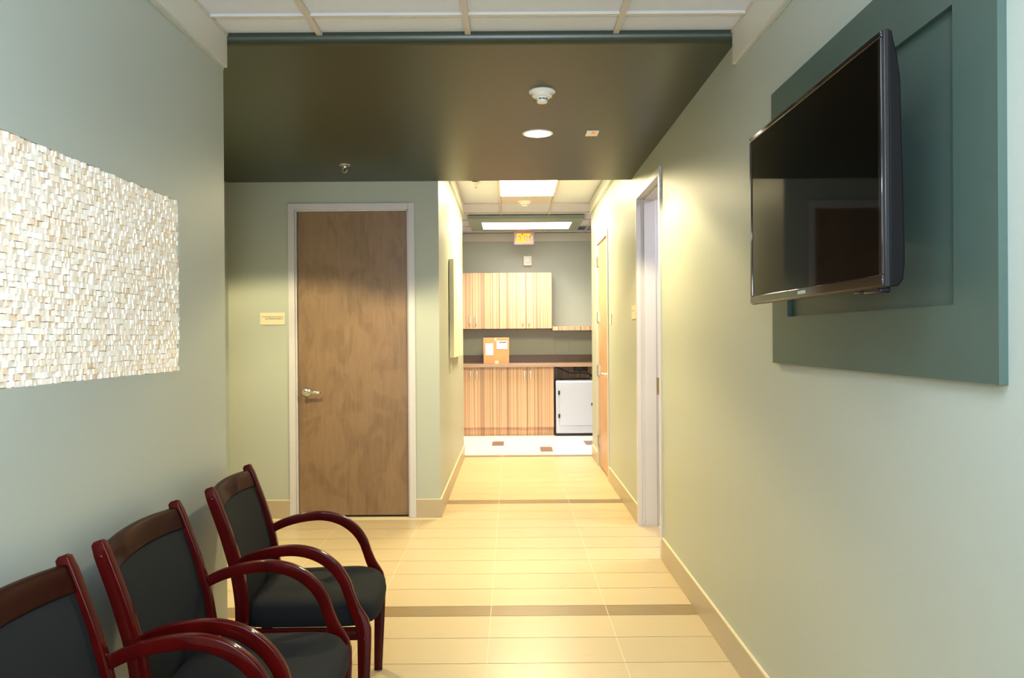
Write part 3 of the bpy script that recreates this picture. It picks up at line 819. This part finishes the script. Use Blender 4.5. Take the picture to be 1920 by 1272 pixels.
tag(bx('cabinet_filler', (-1.095, -.926, 11.12, YB-.004, 0, .985), M['stripe']), 'narrow striped filler panel at the left end of the base cabinets', 'panel')
tag(bx('back_panel', (.607, 1.998, YB-.25, YB-.22, 0, .985), M['stripe']), 'striped panel behind the cables above the white equipment cabinet', 'panel')
c = thing('countertop', 'long brown laminate countertop over the striped base cabinets', 'countertop', (0, 11.45, .985))
bm = boxes((-1.099, 1.999, 11.06, YB, .986, 1.028)); obj('worktop', local(bm, c), M['counter'], c, bevel=.002)
bm = boxes((-1.099, 1.999, 11.045, 11.06, .980, 1.029)); obj('front_edge', local(bm, c), M['counteredge'], c, bevel=.003)
bm = boxes((-1.099, 1.999, YB-.02, YB, 1.028, 1.135)); obj('backsplash', local(bm, c), M['counter'], c, bevel=.002)
tag(bx('wall_shelf', (.607, 1.999, 11.5, YB-.002, 1.50, 1.558), M['stripe'], bevel=.001), 'thin striped shelf on the back wall to the right of the cabinets', 'shelf')
tag(bx('access_panel', (.655, .875, YB-.006, YB, 1.17, 1.405), M['wall'], bevel=.002), 'square painted access panel on the wall under the striped shelf', 'access panel')
# cardboard box
s = thing('cardboard_box', 'cardboard box with white labels standing on the brown countertop', 'box', (-.215, 11.24, 1.029))
bm = boxes((-.182, .182, -.15, .15, 0, .370)); obj('carton', bm, M['card'], s, bevel=.003)
bm = boxes((-.152, -.044, -.1515, -.1495, .125, .290)); obj('paper_label', bm, M['paper'], s)
bm = boxes((.006, .158, -.1515, -.1495, .210, .325)); pl = obj('paper_label', bm, M['paper'], s)
bm = boxes((.040, .145, -.1525, -.1510, .298, .310)); obj('printed_line', bm, M['redink'], pl)
for q in ((-.02, .03, -.1512, -.1496, 0, .045), (-.025, .005, -.1512, -.1496, .325, .370)): obj('tape', boxes(q), M['ivory'], s)
bm = bmesh.new()
v = [bm.verts.new(q) for q in ((-.18, -.148, .3702), (0.0, -.148, .385), (0, .148, .385), (-.18, .148, .3702), (.02, -.148, .380), (.18, -.148, .3702), (.18, .148, .3702), (.02, .148, .380))]
bm.faces.new(v[:4]); bm.faces.new(v[4:]); obj('flap', bm, M['card'], s)
# white equipment cabinet
s = thing('equipment_cabinet', 'low white metal equipment cabinet in the gap under the countertop', 'equipment cabinet', (.90, 11.02, 0))
bm = boxes((-.275, .275, .035, .55, .035, .785)); obj('body', bm, M['rack'], s, bevel=.02, bseg=4)
bm = boxes((-.225, .262, .018, .036, .15, .765)); dd = obj('cabinet_door', bm, M['rack'], s, bevel=.006)
for z in (.285, .615):
    bm = boxes((-.242, -.218, .008, .034, z-.028, z+.028)); obj('hinge', bm, M['black'], dd, bevel=.003)
bm = boxes((.225, .245, .006, .02, .43, .47)); obj('latch', bm, M['black'], dd, bevel=.003)
bm = boxes((-.285, .285, .045, .56, 0, .036), (-.285, -.274, .05, .56, .02, .78)); obj('plinth', bm, M['black'], s, bevel=.004)
# cables and adapter on top of it
def cable(pts, r, label):
    cu = bpy.data.curves.new('cable', 'CURVE'); cu.dimensions = '3D'; cu.bevel_depth = r; cu.bevel_resolution = 3
    sp = cu.splines.new('NURBS'); sp.points.add(len(pts)-1); sp.use_endpoint_u = True; sp.order_u = 4
    for q, c_ in zip(sp.points, pts): q.co = (*c_, 1)
    cu.materials.append(M['black'])
    o = bpy.data.objects.new('cable', cu); COL.objects.link(o)
    o = to_mesh(o)
    return tag(o, label, 'cable', 'black cables above the equipment cabinet')
cable([(.62, 11.2, .975), (.70, 11.2, .96), (.78, 11.2, .90), (.90, 11.2, .875), (1.02, 11.2, .90), (1.2, 11.2, .84), (1.3, 11.2, .80)], .007, 'black cable sagging in a long loop from the countertop underside')
cable([(1.00, 11.16, .955), (1.06, 11.16, .93), (1.10, 11.15, .87), (1.16, 11.15, .82), (1.22, 11.2, .795)], .008, 'thick black cable dropping steeply at the right of the gap')
cable([(.68, 11.25, .797), (.80, 11.14, .800), (.92, 11.2, .815), (1.05, 11.25, .80), (1.13, 11.3, .797)], .006, 'black cable lying across the top of the white equipment cabinet')
tag(bx('power_adapter', (.90, 1.10, 11.2, 11.32, .915, .975), M['black'], bevel=.01), 'black power adapter fixed under the countertop among the cables', 'power adapter')

# ------------------------------------------------------------ lamps
def area(name, loc, rot, sx, sy, power, col, spread=180):
    l = bpy.data.lights.new(name, 'AREA'); l.shape = 'RECTANGLE'; l.size = sx; l.size_y = sy; l.energy = power; l.color = col; l.spread = math.radians(spread)
    o = bpy.data.objects.new(name, l); COL.objects.link(o); o.location = loc; o.rotation_euler = rot; return o
def spot(name, loc, power, col, ang=140, blend=.25, r=.07):
    l = bpy.data.lights.new(name, 'SPOT'); l.energy = power; l.color = col; l.spot_size = math.radians(ang); l.spot_blend = blend; l.shadow_soft_size = r
    o = bpy.data.objects.new(name, l); COL.objects.link(o); o.location = loc; return o
area('rear_fill_light', (0, YN+.05, 1.5), (PI/2, 0, 0), 1.9, 2.2, 116, (.74, .86, 1))  # added cool fill for daylight from behind; the end wall has no window
area('overhead_fill_light', (0, .3, ZC-.03), (0, 0, 0), 1.0, 1.8, 34, (.80, .90, 1), 150)  # added unseen fill under the near ceiling, standing in for bounced flash
area('bounce_flash', (.0, -.45, 1.75), (PI+math.radians(-30), 0, 0), .35, .35, 60, (.74, .86, 1))
spot('downlight_lamp', (.168, 4.70, ZS-.012), 215, (1, .84, .48), 134, .18)
spot('alcove_downlight_lamp', (-1.75, 4.60, ZS-.012), 210, (1, .84, .48), 134, .18)
area('side_room_light', (1.9, 5.4, 2.65), (0, 0, 0), .6, .6, 30, (.92, .92, 1))
area('corridor_panel_light', (.184, 8.06, ZH-.02), (0, 0, 0), .56, 1.18, 76, (1, .84, .48), 170)
area('kitchen_panel_light', (.218, 10.75, 2.925), (0, 0, 0), 1.18, .64, 43, (1, .93, .82), 125)

w = bpy.data.worlds.new('world'); SC.world = w; w.use_nodes = True
w.node_tree.nodes['Background'].inputs[0].default_value = (.8, .85, .9, 1); w.node_tree.nodes['Background'].inputs[1].default_value = .3

# ------------------------------------------------------------ camera
cam = bpy.data.cameras.new('camera'); co = bpy.data.objects.new('camera', cam); COL.objects.link(co); SC.camera = co
cam.sensor_width = 36; cam.lens = 36*1464/1920
co.location = (0, 0, 1.41)
R = Matrix.Rotation(math.radians(-.05), 4, 'Z') @ Matrix.Rotation(PI/2-4/1464, 4, 'X') @ Matrix.Rotation(math.radians(-.40), 4, 'Z')
co.rotation_euler = R.to_euler()
cam.clip_start = .05

SC.view_settings.view_transform = 'Standard'
SC.view_settings.look = 'None'
SC.view_settings.exposure = .22
SC.view_settings.gamma = .88
SC.cycles.use_denoising = True
SC.cycles.max_bounces = 10; SC.cycles.diffuse_bounces = 6; SC.cycles.glossy_bounces = 4
SC.cycles.sample_clamp_indirect = 6
SC.cycles.caustics_reflective = False; SC.cycles.caustics_refractive = False
